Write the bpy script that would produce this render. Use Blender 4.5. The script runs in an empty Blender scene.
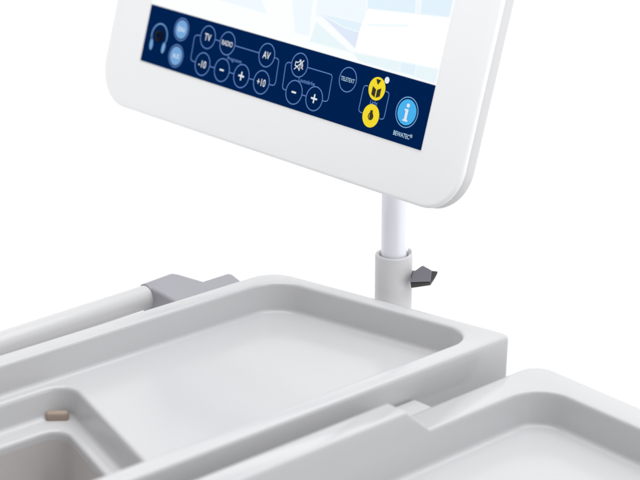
import bpy, bmesh, math
from mathutils import Vector, Matrix

# ------------------------------------------------------------------ scene
S = bpy.context.scene
COL = S.collection
U = 0.75                                  # working units -> metres
PITCH = math.radians(20.0)
FPX = 2000.0                              # focal length in pixels of a 640 px wide frame
sp, cp = math.sin(PITCH), math.cos(PITCH)
CAM_H = 0.80                              # working units: lens above the floor origin + trays (z below is lens-relative)
BASE = Vector((0, 0, CAM_H + 0.55))       # lens position (working units)


def ray(u, v):
    a, b = (u - 320.0) / FPX, -(v - 240.0) / FPX
    return Vector((a, cp + b * sp, -sp + b * cp))


def onz(u, v, z):
    d = ray(u, v)
    return d * (z / d.z)


# ------------------------------------------------------------------ materials
def srgb(r, g, b):
    def f(c):
        c /= 255.0
        return c / 12.92 if c <= 0.04045 else ((c + 0.055) / 1.055) ** 2.4
    return (f(r), f(g), f(b), 1.0)


def mat(name, col, rough=0.4, spec=0.5, metal=0.0, var=0.03, scale=9.0, bump=0.0, bscale=900.0,
        rvar=0.06, emit=None, estr=0.0, coat=0.0):
    m = bpy.data.materials.new(name)
    m.use_nodes = True
    nt = m.node_tree
    b = nt.nodes['Principled BSDF']
    tc = nt.nodes.new('ShaderNodeTexCoord')
    nz = nt.nodes.new('ShaderNodeTexNoise')
    nz.inputs['Scale'].default_value = scale
    nz.inputs['Detail'].default_value = 4.0
    nt.links.new(tc.outputs['Object'], nz.inputs['Vector'])
    mx = nt.nodes.new('ShaderNodeMix')
    mx.data_type = 'RGBA'
    mx.inputs[6].default_value = tuple(c * (1 - var) for c in col[:3]) + (1,)
    mx.inputs[7].default_value = tuple(min(1, c * (1 + var)) for c in col[:3]) + (1,)
    nt.links.new(nz.outputs['Fac'], mx.inputs[0])
    nt.links.new(mx.outputs[2], b.inputs['Base Color'])
    mr = nt.nodes.new('ShaderNodeMapRange')
    mr.inputs['To Min'].default_value = max(0, rough - rvar)
    mr.inputs['To Max'].default_value = min(1, rough + rvar)
    nt.links.new(nz.outputs['Fac'], mr.inputs['Value'])
    nt.links.new(mr.outputs['Result'], b.inputs['Roughness'])
    b.inputs['Specular IOR Level'].default_value = spec
    b.inputs['Metallic'].default_value = metal
    b.inputs['Coat Weight'].default_value = coat
    b.inputs['Coat Roughness'].default_value = 0.15
    if bump > 0:
        n2 = nt.nodes.new('ShaderNodeTexNoise')
        n2.inputs['Scale'].default_value = bscale
        n2.inputs['Detail'].default_value = 2.0
        nt.links.new(tc.outputs['Object'], n2.inputs['Vector'])
        bp = nt.nodes.new('ShaderNodeBump')
        bp.inputs['Strength'].default_value = bump
        bp.inputs['Distance'].default_value = 0.0003
        nt.links.new(n2.outputs['Fac'], bp.inputs['Height'])
        nt.links.new(bp.outputs['Normal'], b.inputs['Normal'])
    if emit is not None:
        b.inputs['Emission Color'].default_value = emit
        b.inputs['Emission Strength'].default_value = estr
    return m


M_TRAY = mat('tray_plastic', (0.52, 0.522, 0.534, 1), rough=0.17, rvar=0.02, var=0.012, scale=14, bump=0.03, bscale=1400)
M_SLIDE = mat('slide_tray_plastic', (0.508, 0.511, 0.522, 1), rough=0.17, rvar=0.02, var=0.012, scale=14, bump=0.03, bscale=1400)
M_CUP = mat('recess_plastic', (0.49, 0.468, 0.460, 1), rough=0.35, var=0.05, scale=22)  # pocket interior: same plastic as the tray, brownish lighting put into the colour
M_TAN = mat('tan_rubber', (0.33, 0.26, 0.21, 1), rough=0.6, var=0.15, scale=60)
M_HOUSE = mat('housing_white', (0.855, 0.86, 0.868, 1), rough=0.34, var=0.008, scale=10, bump=0.05, bscale=1600)
M_POLE = mat('pole_metal', (0.90, 0.91, 0.965, 1), rough=0.36, metal=0.12, var=0.004, scale=5, rvar=0.0)
M_SLEEVE = mat('sleeve_plastic', (0.68, 0.68, 0.695, 1), rough=0.42, var=0.015, scale=25, bump=0.12, bscale=1200)
M_RAIL = mat('rail_plastic', (0.56, 0.56, 0.565, 1), rough=0.26, var=0.004, scale=6, rvar=0.0)
M_BRKT = mat('bracket_plastic', (0.31, 0.306, 0.34, 1), rough=0.5, var=0.02, scale=30, bump=0.1)
M_KNOB = mat('knob_plastic', (0.135, 0.13, 0.155, 1), rough=0.42, var=0.06, scale=60, bump=0.1)
M_KSHADE = mat('knob_shade_black', (0.02, 0.02, 0.023, 1), rough=0.5, spec=0.25, var=0.05)  # black in place of the shade on the knob's underside
M_NAVY = mat('navy_foil', srgb(0, 33, 80), rough=0.6, spec=0.0, var=0.03, scale=25)
M_LINE = mat('line_print', srgb(92, 132, 200), rough=0.5, spec=0.2, var=0.02)
M_GLYPH = mat('glyph_print', srgb(226, 234, 246), rough=0.5, spec=0.2, var=0.02)
M_SOFT = mat('pale_blue_print', srgb(112, 164, 216), rough=0.45, spec=0.2, var=0.08, scale=90)
M_SOFTG = mat('pale_blue_glyph_print', srgb(176, 212, 242), rough=0.45, spec=0.2, var=0.02)
M_KEYTX = mat('key_text_print', srgb(226, 242, 252), rough=0.5, spec=0.2, var=0.02)
M_INFO = mat('sky_blue_print', srgb(62, 176, 238), rough=0.45, spec=0.2, var=0.04, scale=80)
M_YEL = mat('yellow_print', srgb(243, 218, 24), rough=0.45, spec=0.2, var=0.03, scale=80)
M_INK = mat('black_ink', srgb(38, 36, 20), rough=0.5, spec=0.2, var=0.02)
M_BLACK = mat('socket_black', srgb(6, 6, 8), rough=0.5, spec=0.08, var=0.05)
M_BRASS = mat('socket_metal', srgb(120, 110, 90), rough=0.3, metal=1.0, var=0.05)


def glow(name, rgb):
    c = srgb(*rgb)
    return mat(name, (0.02, 0.02, 0.02, 1), rough=0.3, spec=0.2, var=0.0, emit=c, estr=0.98)


M_SCR = [glow('screen_white', (250, 253, 254)), glow('screen_ice', (236, 247, 252)), glow('screen_blue', (222, 239, 251)),
         glow('screen_lavender', (216, 228, 246)), glow('screen_line', (200, 226, 240)), glow('screen_mist', (228, 243, 247)),
         glow('screen_full_white', (255, 255, 255))]


# ------------------------------------------------------------------ object helpers
ORIGIN = {}


def thing(name, label, cat, loc, group=None):
    o = bpy.data.objects.new(name, None)
    COL.objects.link(o)
    o.empty_display_size = 0.02
    o.location = (Vector(loc) + BASE) * U
    ORIGIN[o] = Vector(loc)
    o['label'] = label
    o['category'] = cat
    if group:
        o['group'] = group
    return o


def mesh(name, verts, faces, mats, parent, origin, fm=None, sharp=38, label=None, bevel=0.0, recalc=True):
    """verts in lens-relative working units; origin = lens-relative base of the owning thing"""
    bm = bmesh.new()
    vs = [bm.verts.new((Vector(v) - origin) * U) for v in verts]
    for i, f in enumerate(faces):
        try:
            fc = bm.faces.new([vs[k] for k in f])
            fc.material_index = fm[i] if fm else 0
            fc.smooth = True
        except ValueError:
            pass
    if recalc:
        bmesh.ops.recalc_face_normals(bm, faces=bm.faces)
    return link(name, bm, mats, parent, sharp, label, bevel)


def link(name, bm, mats, parent, sharp=38, label=None, bevel=0.0):
    me = bpy.data.meshes.new(name)
    bm.to_mesh(me)
    bm.free()
    me.set_sharp_from_angle(angle=math.radians(sharp))
    for m in (mats if isinstance(mats, (list, tuple)) else [mats]):
        me.materials.append(m)
    o = bpy.data.objects.new(name, me)
    COL.objects.link(o)
    o.parent = parent
    if label:
        o['label'] = label
    if bevel > 0:
        b = o.modifiers.new('bevel', 'BEVEL')
        b.width = bevel * U
        b.segments = 3
        b.limit_method = 'ANGLE'
        b.angle_limit = math.radians(35)
        b.harden_normals = True
    return o


# ------------------------------------------------------------------ 2D polygon helpers (counter-clockwise)
def offset(pts, d):
    """move every edge inwards; d = one number or one per edge (edge i runs from point i to i+1)"""
    n = len(pts)
    ds = d if isinstance(d, (list, tuple)) else [d] * n
    out = []
    for i in range(n):
        p0, p1, p2 = (Vector(pts[i - 1][:2]), Vector(pts[i][:2]), Vector(pts[(i + 1) % n][:2]))
        e0, e1 = (p1 - p0).normalized(), (p2 - p1).normalized()
        n0, n1 = Vector((-e0.y, e0.x)), Vector((-e1.y, e1.x))
        a0, a1 = ds[i - 1], ds[i]
        det = n0.x * n1.y - n0.y * n1.x
        if abs(det) < 1e-3:
            out.append(p1 + n1 * a1)
        else:
            c0, c1 = n0.dot(p1) + a0, n1.dot(p1) + a1
            out.append(Vector(((c0 * n1.y - c1 * n0.y) / det, (n0.x * c1 - n1.x * c0) / det)))
    return out


def rounded(pts, rad, seg=12):
    """round the corners; a radius of 0 keeps one plain point"""
    n = len(pts)
    out = []
    for i in range(n):
        p0, p1, p2 = Vector(pts[i - 1][:2]), Vector(pts[i][:2]), Vector(pts[(i + 1) % n][:2])
        r = rad[i]
        if r == 0:
            out.append(p1.copy())
            continue
        r = max(r, 0.0006)
        a, b = (p0 - p1).normalized(), (p2 - p1).normalized()
        ang = a.angle(b)
        t = r / math.tan(ang / 2)
        c = p1 + (a + b).normalized() * (r / math.sin(ang / 2))
        s, e = p1 + a * t - c, p1 + b * t - c
        a0 = math.atan2(s.y, s.x)
        da = math.atan2(e.y, e.x) - a0
        while da > math.pi: da -= 2 * math.pi
        while da < -math.pi: da += 2 * math.pi
        for k in range(seg + 1):
            w = a0 + da * k / seg
            out.append(c + Vector((math.cos(w), math.sin(w))) * r)
    return out


def inter(p, d, q, e):
    det = d.x * e.y - d.y * e.x
    t = ((q.x - p.x) * e.y - (q.y - p.y) * e.x) / det
    return p + d * t


def V2(v):
    return Vector((v.x, v.y))


class Shell:
    """lofted skin collected in one bmesh (lens-relative working units)"""
    def __init__(self, origin):
        self.bm = bmesh.new()
        self.o = origin

    def loop(self, pts):
        return [self.bm.verts.new((Vector((p[0], p[1], p[2])) - self.o) * U) for p in pts]

    def bridge(self, a, b):
        n = len(a)
        for i in range(n):
            j = (i + 1) % n
            f = self.bm.faces.new((a[i], a[j], b[j], b[i]))
            f.smooth = True

    def cap(self, a):
        f = self.bm.faces.new(a)
        f.smooth = True

    def fill(self, a, b):
        es = []
        for lp in (a, b):
            for i in range(len(lp)):
                e = self.bm.edges.get((lp[i], lp[(i + 1) % len(lp)])) or self.bm.edges.new((lp[i], lp[(i + 1) % len(lp)]))
                es.append(e)
        r = bmesh.ops.triangle_fill(self.bm, use_beauty=True, edges=es)
        for g in r['geom']:
            if isinstance(g, bmesh.types.BMFace):
                g.smooth = True

    def done(self, name, m, parent, sharp=50, label=None):
        bmesh.ops.recalc_face_normals(self.bm, faces=self.bm.faces)
        return link(name, self.bm, m, parent, sharp, label)


def at_z(pts, z):
    return [(p.x, p.y, z) for p in pts]


def fillet(e0, z0, r, n=6, flat=0.0012):
    """quarter-round from a wall that ends at (e0, z0) down to the floor at z0 - r"""
    out = []
    for k in range(1, n + 1):
        a = math.pi / 2 * k / n
        out.append((e0 + r * (1 - math.cos(a)), z0 - r * math.sin(a)))
    out.append((e0 + r + flat, z0 - r))
    return out


# ------------------------------------------------------------------ overbed tray (behind)
Z1 = -0.7330
A0, A1 = V2(onz(0, 354.3, Z1)), V2(onz(245, 278.5, Z1))       # far long edge
F0, F1 = V2(onz(160, 468, Z1)), V2(onz(512, 334.5, Z1))       # near long edge
B0, B1 = V2(onz(303, 278.3, Z1)), F1                           # right end
dA, dF, dB = (A1 - A0).normalized(), (F1 - F0).normalized(), (B1 - B0).normalized()
cBack = inter(A0, dA, B0, dB)
cLB = A0 - dA * 0.14
cLF = F0 - dF * 0.30
outer = [cLF, F1, cBack, cLB]                                  # counter-clockwise from above
orad = [0.03, 0.006, 0.034, 0.03]
base = Vector(((cLF.x + cBack.x) / 2, (cLF.y + cBack.y) / 2, Z1 - 0.055))
tray = thing('overbed_tray', 'grey plastic tray top with a deep corner pocket, beneath the screen', 'tray', base)
sh = Shell(base)
loops = []
for d, z in ((0.0045, -0.045), (0.0040, -0.0535), (0.0036, -0.055), (0.0022, -0.055), (0.0008, -0.0535), (0.0, -0.0045), (0.0006, -0.0018), (0.0020, -0.0004), (0.0042, 0.0)):
    loops.append(sh.loop(at_z(rounded(offset(outer, d), [r - d if i != 1 else max(r - d * .5, .003) for i, r in enumerate(orad)]), Z1 + z)))
inner = offset(outer, [0.0205, 0.0175, 0.0215, 0.022])
irad = [0.03, 0.030, 0.040, 0.03]
prof = [(-0.0036, 0.0), (-0.0015, -0.0005), (-0.0004, -0.0016), (0.0, -0.0035), (0.0022, -0.0260)] + fillet(0.0022, -0.0260, 0.0050, flat=0.0008)
for e, z in prof:
    loops.append(sh.loop(at_z(rounded(offset(inner, e), [r - e for r in irad]), Z1 + z)))
for a, b in zip(loops[:-1], loops[1:]):
    sh.bridge(a, b)
ZF = Z1 - 0.031
# pocket sunk in the floor at the left
r0 = Vector(offset(inner, 0.0134)[3])
r1 = Vector(offset(inner, 0.0134)[2])
q0, q1 = V2(onz(77, 391, ZF)), V2(onz(146, 464, ZF))
dq = (q1 - q0).normalized()
pc = inter(r0, (r1 - r0).normalized(), q0, dq)
qn = inter(q0, dq, V2(Vector(inner[0])) + Vector((-dF.y, dF.x)) * 0.020, dF)
pL = r0 + (r1 - r0).normalized() * 0.020
pLf = qn - dF * ((qn - cLF).dot(dF) - 0.065)
pocket = [pLf, qn, pc, pL]
prad = [0.03, 0.02, 0.020, 0.03]
ploops = []
for e, z in [(-0.0048, 0), (-0.0042, 0.0), (-0.0020, -0.0005), (-0.0006, -0.0022), (0.0, -0.005), (0.004, -0.021)] + fillet(0.004, -0.021, 0.006):
    ploops.append(sh.loop(at_z(rounded(offset(pocket, e), [r - e for r in prad]), ZF + z)))
for a, b in zip(ploops[:-1], ploops[1:]):
    sh.bridge(a, b)
sh.fill(loops[-1], ploops[0])
ZL = ZF - 0.027
led = offset(pocket, 0.0112)
well = offset(led, [0.010, 0.0085, 0.0165, 0.014])
wrad = [0.02, 0.014, 0.018, 0.02]
wl = sh.loop(at_z(rounded(offset(well, -0.0045), [r + 0.0045 for r in wrad]), ZL))
sh.bridge(ploops[-1], wl)
rimloops = [wl]
for e, z in ((-0.0018, -0.0006), (-0.0004, -0.002), (0.0, -0.0045), (0.0004, -0.0085)):
    rimloops.append(sh.loop(at_z(rounded(offset(well, e), [r - e for r in wrad]), ZL + z)))
for a, b in zip(rimloops[:-1], rimloops[1:]):
    sh.bridge(a, b)
sh.done('tray_shell', M_TRAY, tray)
sh = Shell(base)
wls = []
for e, z in [(0.0004, -0.0085), (0.004, -0.052)] + fillet(0.004, -0.052, 0.0060):
    wls.append(sh.loop(at_z(rounded(offset(well, e), [r - e for r in wrad]), ZL + z)))
for a, b in zip(wls[:-1], wls[1:]):
    sh.bridge(a, b)
sh.cap(wls[-1])
sh.done('pocket_inside', M_CUP, tray, label='inside of the deep corner pocket, brownish light put into its grey')
# small tan pad in the corner of the pocket
ctr = V2(onz(57.5, 419, ZL))
ax = Vector((1, 0.04)).normalized()
ay = Vector((-ax.y, ax.x))
pad = [ctr + ax * a + ay * b for a, b in ((-.0105, -.0042), (.0105, -.0042), (.0105, .0042), (-.0105, .0042))]
sh = Shell(base)
pl_ = []
for e, z in ((0, -0.0005), (0, 0.0050), (0.0006, 0.0068), (0.0018, 0.0077)):
    pl_.append(sh.loop(at_z(rounded(offset(pad, e), [0.0028 - e] * 4, 6), ZL + z)))
for a, b in zip(pl_[:-1], pl_[1:]):
    sh.bridge(a, b)
sh.cap(pl_[-1])
sh.done('pocket_pad', M_TAN, tray, label='small tan pad in the corner of the pocket')

# ------------------------------------------------------------------ slide-out tray (in front, lower rim with a raised lip)
Z2 = Z1 - 0.022
Zup = Z1 - 0.0008
H0, H1 = V2(onz(440, 402, Z2)), V2(onz(527, 366.5, Z2))
G0, G1 = V2(onz(575, 379.2, Z2)), V2(onz(640, 407, Z2))
dH, dG = (H1 - H0).normalized(), (G1 - G0).normalized()
oc = inter(H0, dH, G0, dG)
I0, I1 = V2(onz(440, 425.5, Z2)), V2(onz(502.5, 399.5, Z2))
J0, J1 = V2(onz(585, 404, Z2)), V2(onz(640, 429, Z2))
nH = Vector((dH.y, -dH.x))                                     # towards the near side
wH = (I0 - H0).dot(nH)
wG = (J0 - G0).dot(Vector((-dG.y, dG.x))) * -1
rt = V2(onz(407, 412, Zup))                                    # top of the ramp (inner side)
rb = V2(onz(431, 430, Z2))                                     # foot of the ramp (inner side)
sT, sB = (rt - oc).dot(-dH), (rb - oc).dot(-dH)
LEN, DEP = 0.62, 0.42
pRB, pLB = oc, oc - dH * LEN
pRF, pLF = oc + dG * DEP, oc - dH * LEN + dG * DEP
out2 = [pLF, pRF, pRB, oc - dH * sB, oc - dH * sT, pLB]
rad2 = [0.03, 0.03, 0.022, 0, 0, 0.03]
base2 = Vector(((pLF.x + pRB.x) / 2, (pLF.y + pRB.y) / 2, Z2 - 0.05))
slide = thing('pull_out_tray', 'grey plastic pull-out tray in front, with a raised lip stepping down along its rim', 'tray', base2)


def lift(poly, rads, seg, z, zr, shift=0.0):
    """loop whose vertices on the raised stretch sit at zr and move back by shift"""
    out = []
    k = 0
    for i, r in enumerate(rads):
        cnt = 1 if r == 0 else seg + 1
        for _ in range(cnt):
            p = poly[k]
            if i >= 4:
                q = p - nH * shift
                out.append((q.x, q.y, zr))
            elif i == 0:
                out.append((p.x, p.y, zr))
            else:
                out.append((p.x, p.y, z))
            k += 1
    return out


sh = Shell(base2)
loops = []
SEG = 12
up = Zup - Z2
for d, z, raised in ((0.012, -0.05, 0), (0.0022, -0.05, 0), (0.0008, -0.0485, 0), (0.0, -0.0045, 1), (0.0006, -0.0018, 1), (0.0020, -0.0004, 1), (0.0042, 0.0, 1)):
    pg = rounded(offset(out2, d), [0 if r == 0 else r - d for r in rad2], SEG)
    loops.append(sh.loop(lift(pg, rad2, SEG, Z2 + z, Z2 + z + (up if raised else 0))))
inn2 = offset(out2, [wH, wG, wH, wH, wH, wH])
ir2 = [0.03, 0.03, 0.034, 0, 0, 0.03]
prof2 = [(-0.0034, 0.0, 1), (-0.0014, -0.0005, 1), (-0.0004, -0.0016, 1), (0.0, -0.0035, 1), (0.0006, -0.0065, 0), (0.0034, -0.0285, 0)]
prof2 += [(e, z, 0) for e, z in fillet(0.0034, -0.0285, 0.0055)]
shf = max(0.0, (rb - rt).dot(nH))
shf = min(shf, 0.008)
for e, z, raised in prof2:
    pg = rounded(offset(inn2, e), [0 if r == 0 else r - e for r in ir2], SEG)
    loops.append(sh.loop(lift(pg, rad2, SEG, Z2 + z, Z2 + z + (up if raised else 0), shf if raised else 0.0)))
for a, b in zip(loops[:-1], loops[1:]):
    sh.bridge(a, b)
sh.cap(loops[0])
sh.cap(loops[-1])
sh.done('tray_shell', M_SLIDE, slide, sharp=45)
# short lug behind the rim, reaching to the skirt of the upper tray
t0, t1 = V2(onz(404, 419, Z2)), V2(onz(437, 404, Z2))
g = 0.0
f_near = lambda p: inter(p, Vector((-nH.x, -nH.y)), F1, dF)
ha, hb = t0 + nH * 0.003, t1 + nH * 0.003
hb2, ha2 = f_near(t1) + nH * 0.0012, f_near(t0) + nH * 0.0012
zs = (Z2 - 0.0045, Z2 - 0.016)
vv = [(p.x, p.y, z) for z in zs for p in (ha, hb, hb2, ha2)]
mesh('hinge_lug', vv, [(0, 1, 2, 3), (7, 6, 5, 4), (0, 4, 5, 1), (1, 5, 6, 2), (2, 6, 7, 3), (3, 7, 4, 0)], M_SLIDE, slide, base2, bevel=0.002)

# ------------------------------------------------------------------ side rail with its end bracket
ZR = Z1 - 0.022
ra, rb_ = onz(0, 344.6, ZR), onz(146, 297.0, ZR)
rdir = (rb_ - ra).normalized()
rstart = ra - rdir * 0.13
rail = thing('side_rail', 'round pale grey rail held by a squared grey bracket behind the tray', 'rail', rstart)


def tube(name, p, q, rad, m, parent, origin, n=40, caps=True, prof=None):
    d = (q - p).normalized()
    a = d.cross(Vector((0, 0, 1)))
    if a.length < 1e-3:
        a = Vector((1, 0, 0))
    a.normalize()
    b = a.cross(d)
    L = (q - p).length
    prof = prof or [(0, rad), (L, rad)]
    vs, fs = [], []
    for t, r in prof:
        for k in range(n):
            w = 2 * math.pi * k / n
            vs.append(p + d * t + (a * math.cos(w) + b * math.sin(w)) * r)
    for i in range(len(prof) - 1):
        for k in range(n):
            l = (k + 1) % n
            fs.append((i * n + k, i * n + l, (i + 1) * n + l, (i + 1) * n + k))
    if caps:
        fs.append(tuple(range(n)))
        fs.append(tuple(range((len(prof) - 1) * n, len(prof) * n)))
    return mesh(name, vs, fs, m, parent, origin)


RR = 0.0124
L = (rb_ - rstart).length + 0.012
tube('rail_tube', rstart, rb_ + rdir * 0.012, RR, M_RAIL, rail, rstart,
     prof=[(0, RR - .002), (.002, RR), (L, RR)])


def clip(pts, gap=0.0025):
    """keep the piece of a flat polygon that lies behind the tray's long edge"""
    nA = Vector((-dA.y, dA.x))
    d = [(V2(p) - A0).dot(nA) - gap for p in pts]
    out = []
    for i, p in enumerate(pts):
        q, j = pts[(i + 1) % len(pts)], (i + 1) % len(pts)
        if d[i] >= 0:
            out.append(p)
        if d[i] * d[j] < 0:
            out.append(p.lerp(q, d[i] / (d[i] - d[j])))
    return out


def slab(name, px, zt, thick, m, parent, origin, bevel=0.003, ring=None):
    top = clip([onz(u, v, zt) for u, v in px])
    n = len(top)
    vs = list(top) + [p - Vector((0, 0, thick)) for p in top]
    fs = [tuple(range(n)), tuple(range(2 * n - 1, n - 1, -1))]
    for i in range(n):
        j = (i + 1) % n
        fs.append((i, i + n, j + n, j))
    return mesh(name, vs, fs, m, parent, origin, bevel=bevel)


ZB = ZR + 0.0125
slab('rail_bracket', [(141.5, 283.2), (171.5, 272.3), (179, 273.6), (206, 281.5), (222, 289), (178, 303), (163, 294)], ZB, 0.036, M_BRKT, rail, rstart, 0.0035)
slab('bracket_arm', [(196, 283), (228, 272.8), (233, 273.8), (240, 279.5), (236, 288), (204, 292)], ZB - 0.0005, 0.030, M_BRKT, rail, rstart, 0.003)
# collar ring where the tube enters the bracket
cpos = onz(147.5, 296.5, ZR)
tube('rail_collar', cpos - rdir * 0.002, cpos + rdir * 0.010, RR + .0022, M_BRKT, rail, rstart,
     prof=[(0, RR + .0004), (0.0002, RR + .0010), (.0012, RR + .0014), (.012, RR + .0014)], caps=False)

# ------------------------------------------------------------------ pole socket with its wing knob
TP = 2.02
ptop = ray(393.8, 253.5) * TP
axis = Vector((ptop.x, ptop.y, 0))
SR = 0.0189
zt = ptop.z
zb = zt - 0.16
sock_o = Vector((axis.x, axis.y, zb))
sock = thing('pole_socket', 'grey round socket gripping the white pole, behind the tray', 'socket', sock_o)
H = zt - zb
tube('socket_sleeve', Vector((axis.x, axis.y, zb)), Vector((axis.x, axis.y, zt)), SR, M_SLEEVE, sock, sock_o, n=64, caps=False,
     prof=[(0, 0.0150), (0, SR), (H - .0016, SR), (H - .0005, SR - .0005), (H, SR - .0016), (H, .0156), (H - .001, .0148), (H - .012, .0142), (0.002, .0142), (0, 0.0150)])
# small raised key on the rim
kv = []
for z in (zt - 0.002, zt + 0.0045):
    for a0, r in ((-.05, .0152), (.33, .0152), (.33, .0183), (-.05, .0183)):
        kv.append((axis.x + r * math.cos(a0), axis.y + r * math.sin(a0), z))
mesh('rim_key', kv, [(0, 1, 2, 3), (7, 6, 5, 4), (0, 4, 5, 1), (1, 5, 6, 2), (2, 6, 7, 3), (3, 7, 4, 0)], M_SLEEVE, sock, sock_o, bevel=0.0008)
tk = TP - 0.012
kb = ray(410.5, 279.5) * (TP - .004)
tube('knob_shank', Vector((axis.x + .016, axis.y - .002, kb.z)), Vector((axis.x + .030, axis.y - .004, kb.z)), .0055, M_KNOB, sock, sock_o, n=24)


def hull(name, pts, m, parent, origin, bevel=0.0015):
    bm = bmesh.new()
    for p in pts:
        bm.verts.new((p - origin) * U)
    r = bmesh.ops.convex_hull(bm, input=bm.verts)
    for v in [v for v in bm.verts if not v.link_faces]:
        bm.verts.remove(v)
    bmesh.ops.dissolve_limit(bm, angle_limit=math.radians(4), verts=bm.verts, edges=bm.edges)
    for f in bm.faces:
        f.smooth = True
    bmesh.ops.recalc_face_normals(bm, faces=bm.faces)
    return link(name, bm, m, parent, 30, None, bevel)


kp = [ray(u, v) * t for u, v, t in (
    (409.4, 282.6, tk - .012), (430.4, 282.0, tk - .014), (413.4, 271.8, tk + .003), (422.6, 265.0, tk + .012), (431.8, 270.0, tk + .003),
    (412.4, 275, tk + .012), (431.0, 278.0, tk + .012))]
hull('wing_knob', kp, M_KNOB, sock, sock_o, 0.0010)
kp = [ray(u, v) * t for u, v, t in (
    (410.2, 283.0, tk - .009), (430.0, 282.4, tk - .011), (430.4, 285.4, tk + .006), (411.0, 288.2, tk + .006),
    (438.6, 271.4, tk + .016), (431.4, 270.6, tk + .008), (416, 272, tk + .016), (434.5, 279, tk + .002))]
hull('knob_shade', kp, M_KSHADE, sock, sock_o, 0.0008)  # added black hull, stands in for shade below and right of the knob

# ------------------------------------------------------------------ bedside screen terminal
psi, tau = math.radians(48.5), math.radians(16.5)
hv = Vector((math.cos(psi), -math.sin(psi), 0))
bv = Vector((math.sin(psi), math.cos(psi), 0))
vv_ = Vector((0, 0, 1)) * math.cos(tau) + bv * math.sin(tau)
nv = hv.cross(vv_)
PO = ray(393, 200) * 1.94


def P3(s, r, d=0.0):
    return PO + hv * s + vv_ * r + nv * d


def pl(u, v):
    d = ray(u, v)
    t = PO.dot(nv) / d.dot(nv)
    q = d * t - PO
    return Vector((q.dot(hv), q.dot(vv_)))


pole_top = PO.z + 0.075
term_o = Vector((axis.x, axis.y, zt - 0.05))
term = thing('bedside_terminal', 'tilted white touch screen with a navy button strip, standing on a slim white pole', 'screen', term_o)
SL, SR_, RB, RT = -0.4262, 0.0221, 0.0544, 0.1180
HL, HR, HB, HT = -0.4915, 0.0806, 0.0008, 0.452


def rect(l, r, b, t):
    return [Vector((l, b)), Vector((r, b)), Vector((r, t)), Vector((l, t))]


M_BACK = mat('rear_cover_plastic', (0.64, 0.64, 0.65, 1), rough=0.4, var=0.01, scale=12, bump=0.08, bscale=1500)
body = [Vector((HL, -0.0030)), Vector((HR, 0.0026)), Vector((HR, HT)), Vector((HL, HT))]
crad = [.048, .046, .046, .046]
for part, prof, mt in (
        ('housing', ((0.0016, -0.0046), (0.0004, -0.0046), (0.0, -0.0043), (0.0, -0.0030), (0.0004, -0.0017), (0.0012, -0.0008), (0.0024, -0.0002), (0.0040, 0.0)), M_HOUSE),
        ('rear_cover', ((0.060, -0.034), (0.050, -0.034), (0.012, -0.0230), (0.0045, -0.0196), (0.0010, -0.0168), (0.0003, -0.0150), (0.0003, -0.0052), (0.0009, -0.0048), (0.0030, -0.0046)), M_BACK)):
    sh = Shell(term_o)
    loops = []
    for e, d in prof:
        pg = rounded(offset(body, e), [max(r - e, .012) for r in crad], 16)
        loops.append(sh.loop([P3(p.x, p.y, d) for p in pg]))
    for a, b in zip(loops[:-1], loops[1:]):
        sh.bridge(a, b)
    sh.cap(loops[0])
    if part == 'housing':
        sh.cap(loops[-1])
    sh.done(part, mt, term, sharp=60)


def plate(name, pts, d0, d1, m, parent, label=None, r=0.0006, bevel=0.0003):
    sh = Shell(term_o)
    ls = []
    for e, d in ((0, d0), (0, d1 - bevel), (bevel, d1)):
        pg = rounded(offset(pts, e), [r] * len(pts), 3)
        ls.append(sh.loop([P3(p.x, p.y, d) for p in pg]))
    for a, b in zip(ls[:-1], ls[1:]):
        sh.bridge(a, b)
    sh.cap(ls[0])
    sh.cap(ls[-1])
    return sh.done(name, m, parent, 30, label)


# white inlay that frames the screen and the strip
plate('screen_frame', rect(SL - .0030, SR_ + .0012, RB - .0009, RT + 0.286), -0.001, 0.0004, M_HOUSE, term)
disp = plate('display', rect(SL, SR_, RT + .0006, RT + 0.282), -0.001, 0.0010, M_SCR[0], term)
strip = plate('control_panel', rect(SL, SR_, RB, RT), -0.001, 0.0010, M_NAVY, term, label='navy blue button strip with printed controls')


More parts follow.
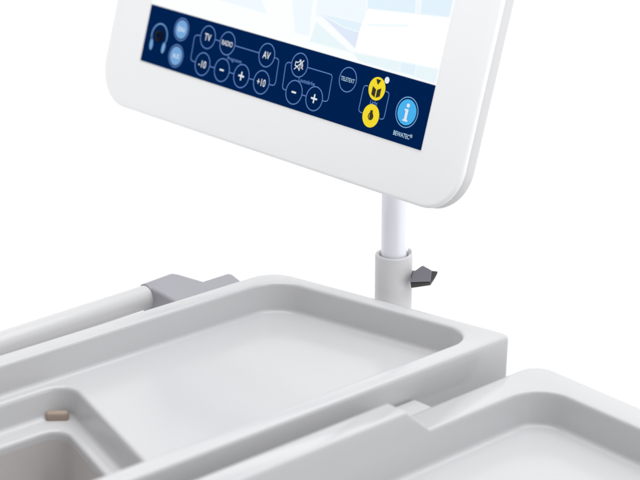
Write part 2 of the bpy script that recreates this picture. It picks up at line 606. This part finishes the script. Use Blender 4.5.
class Flat:
    """printed shapes lying on the screen plane, collected in one mesh"""
    def __init__(self):
        self.v, self.f, self.m, self.mats = [], [], [], []

    def mi(self, m):
        if m not in self.mats:
            self.mats.append(m)
        return self.mats.index(m)

    def poly(self, pts, m, d):
        k = len(self.v)
        self.v += [P3(p[0], p[1], d) for p in pts]
        self.f.append(tuple(range(k, k + len(pts))))
        self.m.append(self.mi(m))

    def disc(self, c, r, m, d, n=48, sx=1.0, ang=0.0):
        ca, sa = math.cos(ang), math.sin(ang)
        pts = []
        for i in range(n):
            x, y = r * sx * math.cos(2 * math.pi * i / n), r * math.sin(2 * math.pi * i / n)
            pts.append((c[0] + x * ca - y * sa, c[1] + x * sa + y * ca))
        self.poly(pts, m, d)

    def ring(self, c, r, w, m, d, n=56, a0=0.0, a1=2 * math.pi):
        for i in range(n):
            t, u = a0 + (a1 - a0) * i / n, a0 + (a1 - a0) * (i + 1) / n
            self.poly([(c[0] + q * math.cos(x), c[1] + q * math.sin(x)) for q, x in ((r - w, t), (r, t), (r, u), (r - w, u))], m, d)

    def line(self, pts, w, m, d):
        pts = [Vector(p) for p in pts]
        nrm = []
        for i, p in enumerate(pts):
            a = (p - pts[i - 1]).normalized() if i else None
            b = (pts[i + 1] - p).normalized() if i < len(pts) - 1 else None
            t = ((a or b) + (b or a)).normalized()
            nn = Vector((-t.y, t.x))
            k = 1.0
            if a and b:
                k = 1 / max(.5, nn.dot(Vector((-a.y, a.x))))
            nrm.append(nn * k)
        for i in range(len(pts) - 1):
            self.poly([pts[i] + nrm[i] * w / 2, pts[i] - nrm[i] * w / 2, pts[i + 1] - nrm[i + 1] * w / 2, pts[i + 1] + nrm[i + 1] * w / 2], m, d)

    def text(self, s, c, height, m, d, width=None, bold=0.0, slant=0.0):
        cu = bpy.data.curves.new('lettering', 'FONT')
        cu.body = s
        cu.size = 1.0
        cu.offset = bold
        cu.shear = slant
        cu.resolution_u = 4
        ob = bpy.data.objects.new('lettering', cu)
        COL.objects.link(ob)
        bpy.context.view_layer.update()
        dg = bpy.context.evaluated_depsgraph_get()
        me = bpy.data.meshes.new_from_object(ob.evaluated_get(dg))
        xs = [q.co.x for q in me.vertices]
        ys = [q.co.y for q in me.vertices]
        k = height / 0.70
        kx = (width / (max(xs) - min(xs))) if width else k
        cx = (max(xs) + min(xs)) / 2
        cy = (max(ys) + min(ys)) / 2 if len(s) == 1 and s in '+-' else 0.35
        n0 = len(self.v)
        self.v += [P3(c[0] + (q.co.x - cx) * kx, c[1] + (q.co.y - cy) * k, d) for q in me.vertices]
        for p in me.polygons:
            self.f.append(tuple(n0 + i for i in p.vertices))
            self.m.append(self.mi(m))
        bpy.data.objects.remove(ob)
        bpy.data.curves.remove(cu)
        bpy.data.meshes.remove(me)

    def build(self, name, parent, label=None):
        bm = bmesh.new()
        vs = [bm.verts.new((Vector(q) - term_o) * U) for q in self.v]
        nn = Vector(nv)
        for f, mi in zip(self.f, self.m):
            try:
                fc = bm.faces.new([vs[i] for i in f])
            except ValueError:
                continue
            fc.material_index = mi
            fc.normal_update()
            if fc.normal.dot(nn) < 0:
                fc.normal_flip()
        return link(name, bm, self.mats, parent, 30, label)


D1, D2, D3 = 0.0012, 0.0014, 0.0016
RO, LW = 0.0127, 0.0010
centres = {}


def button(key, px, txt=None, h=0.008, width=None, bold=0.02, label=None, draw=None, ring=True):
    c = pl(*px)
    centres[key] = c
    f = Flat()
    if ring:
        f.ring(c, RO, LW, M_LINE, D1)
    if txt:
        f.text(txt, c, h, M_GLYPH, D2, width, bold)
    if draw:
        draw(f, c)
    return f.build('button', strip, label)


# the two soft keys
def soft(txt):
    def dr(f, c):
        f.disc(c, 0.0102, M_SOFT, D1)
        f.text(txt, c, 0.0050, M_KEYTX, D2, 0.0110, 0.012)
    return dr


button('s1', (182.4, 29.6), draw=soft('EIN'), label='pale blue round key, the upper one')
button('s2', (176.8, 56.0), draw=soft('AUS'), label='pale blue round key, the lower one')
BW = 0.006
button('tv', (208.8, 37.4), 'TV', 0.0076, 0.0108, BW)
button('radio', (228.3, 43.6), 'RADIO', 0.0054, 0.0175, BW)
button('av', (267.6, 55.3), 'AV', 0.0076, 0.0115, BW)
button('m10', (203.3, 64.2), '-10', 0.0076, 0.0126, BW)
button('minus', (222.7, 70.2), draw=lambda f, c: f.poly([(c.x - .0034, c.y - .0009), (c.x + .0034, c.y - .0009), (c.x + .0034, c.y + .0009), (c.x - .0034, c.y + .0009)], M_GLYPH, D2))


def plus(f, c):
    a, w = .0046, .0009
    f.poly([(c.x - a, c.y - w), (c.x - w, c.y - w), (c.x - w, c.y - a), (c.x + w, c.y - a), (c.x + w, c.y - w), (c.x + a, c.y - w),
            (c.x + a, c.y + w), (c.x + w, c.y + w), (c.x + w, c.y + a), (c.x - w, c.y + a), (c.x - w, c.y + w), (c.x - a, c.y + w)], M_GLYPH, D2)


def minus(f, c):
    f.poly([(c.x - .0034, c.y - .0009), (c.x + .0034, c.y - .0009), (c.x + .0034, c.y + .0009), (c.x - .0034, c.y + .0009)], M_GLYPH, D2)


button('plus', (242.2, 76.2), draw=plus)
button('p10', (262.2, 82.4), '+10', 0.0076, 0.0136, BW)


def mute(f, c):
    x, y = c.x, c.y
    w = .0010
    f.line([(x - .0062, y - .0018), (x - .0062, y + .0022), (x - .0026, y + .0022), (x + .0012, y + .0052), (x + .0012, y - .0052), (x - .0026, y - .0018), (x - .0062, y - .0018)], w, M_GLYPH, D2)
    f.line([(x - .0064, y - .0056), (x + .0058, y + .0058)], w, M_GLYPH, D3)
    f.line([(x + .0034, y - .0030), (x + .0050, y), (x + .0034, y + .0034)], w, M_GLYPH, D2)
    f.line([(x - .0010, y + .0058), (x + .0062, y - .0036)], w * .8, M_GLYPH, D2)


button('mute', (300.4, 65.2), draw=mute)
button('vminus', (294.8, 92.4), draw=minus)
button('vplus', (315.0, 98.8), draw=plus)
button('txt', (348.7, 79.8), draw=lambda f, c: f.text('TELETEXT', c, .0042, M_SOFTG, D2, .0200, .006))


def read_lamp(f, c):
    f.disc(c, 0.0116, M_YEL, D1)
    x, y = c.x, c.y
    f.poly([(x - .0034, y + .0092), (x + .0034, y + .0092), (x + .0006, y + .0046), (x - .0006, y + .0046)], M_INK, D2)
    f.poly([(x - .0060, y + .0016), (x - .0008, y - .0010), (x - .0008, y - .0088), (x - .0060, y - .0066)], M_INK, D2)
    f.poly([(x + .0060, y + .0016), (x + .0060, y - .0066), (x + .0008, y - .0088), (x + .0008, y - .0010)], M_INK, D2)


def bulb(f, c):
    f.disc(c, 0.0116, M_YEL, D1)
    f.disc((c.x, c.y - .0005), 0.0037, M_INK, D2)
    f.poly([(c.x - .0018, c.y + .0026), (c.x + .0018, c.y + .0026), (c.x + .0014, c.y + .0056), (c.x - .0014, c.y + .0056)], M_INK, D3)
    f.ring((c.x, c.y - .0005), 0.0022, 0.0006, M_YEL, D3, n=24, a0=2.2, a1=4.4)


def info(f, c):
    f.ring(c, 0.0152, 0.0010, M_SOFT, D1)
    f.disc(c, 0.0126, M_INFO, D1)
    f.disc((c.x + .0002, c.y + .0066), 0.0021, M_GLYPH, D2, 24)
    x, y = c.x, c.y
    f.poly([(x - .0034, y - .0090), (x + .0034, y - .0090), (x + .0034, y - .0072), (x + .0018, y - .0072), (x + .0018, y + .0030),
            (x - .0034, y + .0030), (x - .0034, y + .0012), (x - .0018, y + .0012), (x - .0018, y - .0072), (x - .0034, y - .0072)], M_GLYPH, D2)


button('lamp1', (377.8, 88.9), ring=False, draw=read_lamp, label='yellow round key with a reading lamp and book')
button('lamp2', (371.6, 115.9), ring=False, draw=bulb, label='yellow round key with a dark bulb')
button('info', (407.7, 112.4), ring=False, draw=info, label='sky blue round key with a white letter i')
# indicator dot
f = Flat()
f.disc(pl(387.9, 80.4), 0.0033, M_GLYPH, D1, 28)
f.build('indicator_dot', strip)

# connecting lines
f = Flat()
f2 = pl


def path(px, w=0.0009):
    f.line([pl(*q) for q in px], w, M_LINE, D1)


def join(a, b):
    ca, cb = centres[a], centres[b]
    d = (cb - ca).normalized()
    f.line([ca + d * RO * .98, cb - d * RO * .98], 0.0009, M_LINE, D1)


def rim(key, toward):
    c = centres[key]
    q = pl(*toward)
    return c + (q - c).normalized() * RO * .98


def bracket(k0, px, k1):
    f.line([rim(k0, px[0])] + [pl(*q) for q in px] + [rim(k1, px[-1])], 0.0009, M_LINE, D1)


bracket('tv', [(198.3, 35.2), (196.4, 35.8), (195.2, 37.6), (191.8, 57.6), (192.0, 59.8), (193.4, 61.2)], 'm10')
join('tv', 'radio'); join('radio', 'av')
bracket('av', [(277.4, 58.3), (279.2, 59.6), (279.6, 61.6), (276.4, 82.6), (275.3, 84.8), (273.4, 85.4)], 'p10')
join('m10', 'minus'); join('minus', 'plus'); join('plus', 'p10')
f.build('connecting_line', strip, 'pale line joining the seven programme keys')
f = Flat()
bracket('mute', [(289.4, 62.4), (287.6, 63.2), (286.4, 65.4), (283.4, 86.4), (283.6, 88.4), (284.8, 89.6)], 'vminus')
bracket('mute', [(331.0, 74.2), (332.6, 75.2), (333.0, 77.0), (329.2, 98.8), (328.2, 100.8), (326.6, 101.6)], 'vplus')
join('vminus', 'vplus')
f.build('connecting_line', strip, 'pale line joining the three volume keys')
f = Flat()
bracket('lamp1', [(367.0, 85.6), (365.2, 86.4), (364.2, 88.4), (359.8, 108.2), (359.8, 110.6), (361.0, 112.2)], 'lamp2')
bracket('lamp1', [(388.2, 92.0), (389.8, 93.4), (389.8, 95.6), (385.2, 116.8), (384.2, 118.8), (382.6, 119.4)], 'lamp2')
f.build('connecting_line', strip, 'pale line joining the two yellow keys')
for word, px, wd in (('Programm', (235.4, 59.9), .0235), ('Lautst\u00e4rke', (307.6, 81.9), .0250), ('Licht', (374.8, 102.8), .0105)):
    f = Flat()
    f.text(word, pl(*px), 0.0040, M_LINE, D1, wd, 0.01)
    f.build('caption', strip)
f = Flat()
f.text('BEWATEC', pl(402.3, 134.9), 0.0044, M_SOFTG, D1, 0.0225, 0.012)
f.text('\u00ae', pl(412.0, 136.4), 0.0032, M_GLYPH, D1, 0.0032, 0.0)
f.build('lettering', strip)

# headphone symbol round the socket
jc = pl(160.2, 36.2)
f = Flat()
f.ring(jc, 0.0142, 0.0013, M_SOFT, D1, n=40, a0=math.radians(-18), a1=math.radians(198))
for sgn in (-1, 1):
    f.ring(jc, 0.0142 - 0.0001, 0.0004, M_SOFT, D1, n=10, a0=math.radians(-18 if sgn > 0 else 198), a1=math.radians(-40 if sgn > 0 else 220))
    f.disc((jc.x + sgn * .0110, jc.y - .0112), 0.0062, M_SOFT, D2, 28, sx=0.45, ang=sgn * -0.10)
f.build('headphone_symbol', strip)
sh = Shell(term_o)
n = 32
lp = []
for r, d in ((.0062, .0009), (.0062, .0020), (.0055, .0026), (.0034, .0026), (.0030, .0018), (.0028, .0004)):
    lp.append(sh.loop([P3(jc.x + r * math.cos(2 * math.pi * k / n), jc.y + r * math.sin(2 * math.pi * k / n), d) for k in range(n)]))
for a, b in zip(lp[:-1], lp[1:]):
    sh.bridge(a, b)
sh.cap(lp[-1])
sh.done('headphone_socket', M_BLACK, strip)

# picture on the display: pale translucent blue planes
f = Flat()


LAYER = [D1]
SOFT = {}
TONES = [(250, 253, 254), (238, 247, 252), (224, 240, 250), (221, 231, 247), (210, 231, 242), (231, 244, 248), (255, 255, 255)]


def pic(px, k, d=D1):
    """one pale plane of the blurred picture: three nested tones give it a soft edge"""
    pts = [pl(*q) for q in px]
    area = sum(pts[i - 1].x * pts[i].y - pts[i].x * pts[i - 1].y for i in range(len(pts)))
    if area < 0:
        pts.reverse()
    for w, grow in ((.3, .0011), (.65, .0004), (1.0, -.0004)):
        key = (k, w)
        if key not in SOFT:
            SOFT[key] = glow('screen_tone', tuple(TONES[0][c] * (1 - w) + TONES[k][c] * w for c in range(3)))
        q = [p for p in offset(pts, -grow)]
        q = [Vector((min(max(p.x, SL + .0004), SR_ - .0004), max(p.y, RT + .001))) for p in q]
        f.poly(q, SOFT[key], LAYER[0])
        LAYER[0] += 0.00001


pic([(319, -8), (368, -8), (365, 27), (317, 16)], 1)
pic([(322, 15), (365, 27), (361, 33), (357, 49)], 3, D2)
pic([(322, 14), (366, 24), (364, 33), (345, 27)], 2, D3)
pic([(317, 22), (351, 52), (311, 41.5)], 5)
pic([(369, -12), (458, -12), (453.5, 1), (449.8, 18.3), (368.5, 9.5)], 2)
pic([(418.4, -10), (423, -10), (420.5, 15), (416.8, 14.6)], 1, D2)
pic([(368.5, 9.3), (449.8, 18.0), (449.7, 18.8), (368.5, 10.2)], 4, D3)
pic([(369.5, 10.2), (449.6, 18.9), (440.5, 69), (356, 52), (362, 28)], 6)
pic([(200, -30), (250, -30), (268, 14), (214, -2)], 1)
pic([(292, -20), (316, -20), (310, 36), (296, 33)], 1)
pic([(370, 24.5), (409, 25.4), (409, 26.4), (370, 25.6)], 1, D2)
pic([(354, 52.5), (440.2, 70), (437.4, 83.5), (360, 60.8)], 5)
pic([(402, 62.4), (417, 65.4), (415.5, 76), (401, 71.6)], 2, D2)
f.build('screen_picture', disp)

# slim pole and its mount behind the housing
tube('pole', Vector((axis.x, axis.y, zt - 0.05)), Vector((axis.x, axis.y, pole_top)), 0.0129, M_POLE, term, term_o, n=48)
mc = Vector((axis.x, axis.y, pole_top - 0.02))
sm, rm = (mc - PO).dot(hv), (mc - PO).dot(vv_)
dm_ = (mc - PO).dot(nv)
vsm = []
for d in (-0.018, dm_ - 0.018):
    for a, b in ((-.035, -.03), (.035, -.03), (.035, .03), (-.035, .03)):
        vsm.append(P3(sm + a, max(rm + b, HB + .02), d))
mesh('mount_bracket', vsm, [(0, 1, 2, 3), (7, 6, 5, 4), (0, 4, 5, 1), (1, 5, 6, 2), (2, 6, 7, 3), (3, 7, 4, 0)], M_HOUSE, term, term_o, bevel=0.004)

# ------------------------------------------------------------------ light: a bright white studio with an overhead softbox
W = bpy.data.worlds.new('World')
S.world = W
W.use_nodes = True
nt = W.node_tree
bg = nt.nodes['Background']
tc = nt.nodes.new('ShaderNodeTexCoord')
sep = nt.nodes.new('ShaderNodeSeparateXYZ')
nt.links.new(tc.outputs['Generated'], sep.inputs[0])
mr = nt.nodes.new('ShaderNodeMapRange')
mr.inputs['From Min'].default_value = -1
mr.inputs['From Max'].default_value = 1
nt.links.new(sep.outputs['Z'], mr.inputs['Value'])


def ramp(stops):
    cr = nt.nodes.new('ShaderNodeValToRGB')
    el = cr.color_ramp.elements
    while len(el) < len(stops):
        el.new(0.5)
    for e, (p, c) in zip(el, stops):
        e.position = p
        e.color = (c, c, c * 1.005, 1)
    nt.links.new(mr.outputs['Result'], cr.inputs['Fac'])
    return cr


cove = ramp([(0.08, 0.40), (0.20, 1.02), (0.82, 1.02), (0.95, 0.45)])      # the white cove behind the table
room = ramp([(0.08, 0.45), (0.20, 1.28), (0.46, 1.28), (0.58, 0.30)])      # unseen studio behind the camera: dim above, brightened below to lift outer walls
my = nt.nodes.new('ShaderNodeMapRange')
my.interpolation_type = 'SMOOTHSTEP'
my.inputs['From Min'].default_value = -0.15
my.inputs['From Max'].default_value = 0.30
nt.links.new(sep.outputs['Y'], my.inputs['Value'])
mxw = nt.nodes.new('ShaderNodeMix')
mxw.data_type = 'RGBA'
nt.links.new(my.outputs['Result'], mxw.inputs[0])
nt.links.new(room.outputs['Color'], mxw.inputs[6])
nt.links.new(cove.outputs['Color'], mxw.inputs[7])
nt.links.new(mxw.outputs[2], bg.inputs['Color'])
bg.inputs['Strength'].default_value = 1.08


def softbox(name, loc, target, sx, sy, power):
    l = bpy.data.lights.new(name, 'AREA')
    l.shape = 'RECTANGLE'
    l.size, l.size_y = sx, sy
    l.energy = power
    o = bpy.data.objects.new(name, l)
    COL.objects.link(o)
    o.location = (Vector(loc) + BASE) * U
    d = (Vector(target) - Vector(loc)).normalized()
    o.rotation_euler = d.to_track_quat('-Z', 'Y').to_euler()
    return o


softbox('softbox_light', (0.30, 1.62, 1.25), (0.05, 1.65, -0.73), 1.9, 1.9, 32.0)
softbox('side_softbox_light', (1.60, 0.55, 0.25), (0.05, 1.65, -0.73), 1.2, 1.2, 6.0)

# ------------------------------------------------------------------ camera
cam = bpy.data.cameras.new('camera')
co = bpy.data.objects.new('camera', cam)
COL.objects.link(co)
S.camera = co
co.location = BASE * U
co.rotation_euler = (math.radians(90) - PITCH, 0, 0)
cam.sensor_width = 36.0
cam.lens = FPX / 640.0 * 36.0
cam.clip_start = 0.02
cam.clip_end = 60
cam.dof.use_dof = True
cam.dof.focus_distance = 1.97 * U
cam.dof.aperture_fstop = 6.3

S.view_settings.view_transform = 'Standard'
S.view_settings.look = 'None'
S.view_settings.exposure = 0.0
S.view_settings.gamma = 1.0
S.render.engine = 'CYCLES'
S.cycles.max_bounces = 8
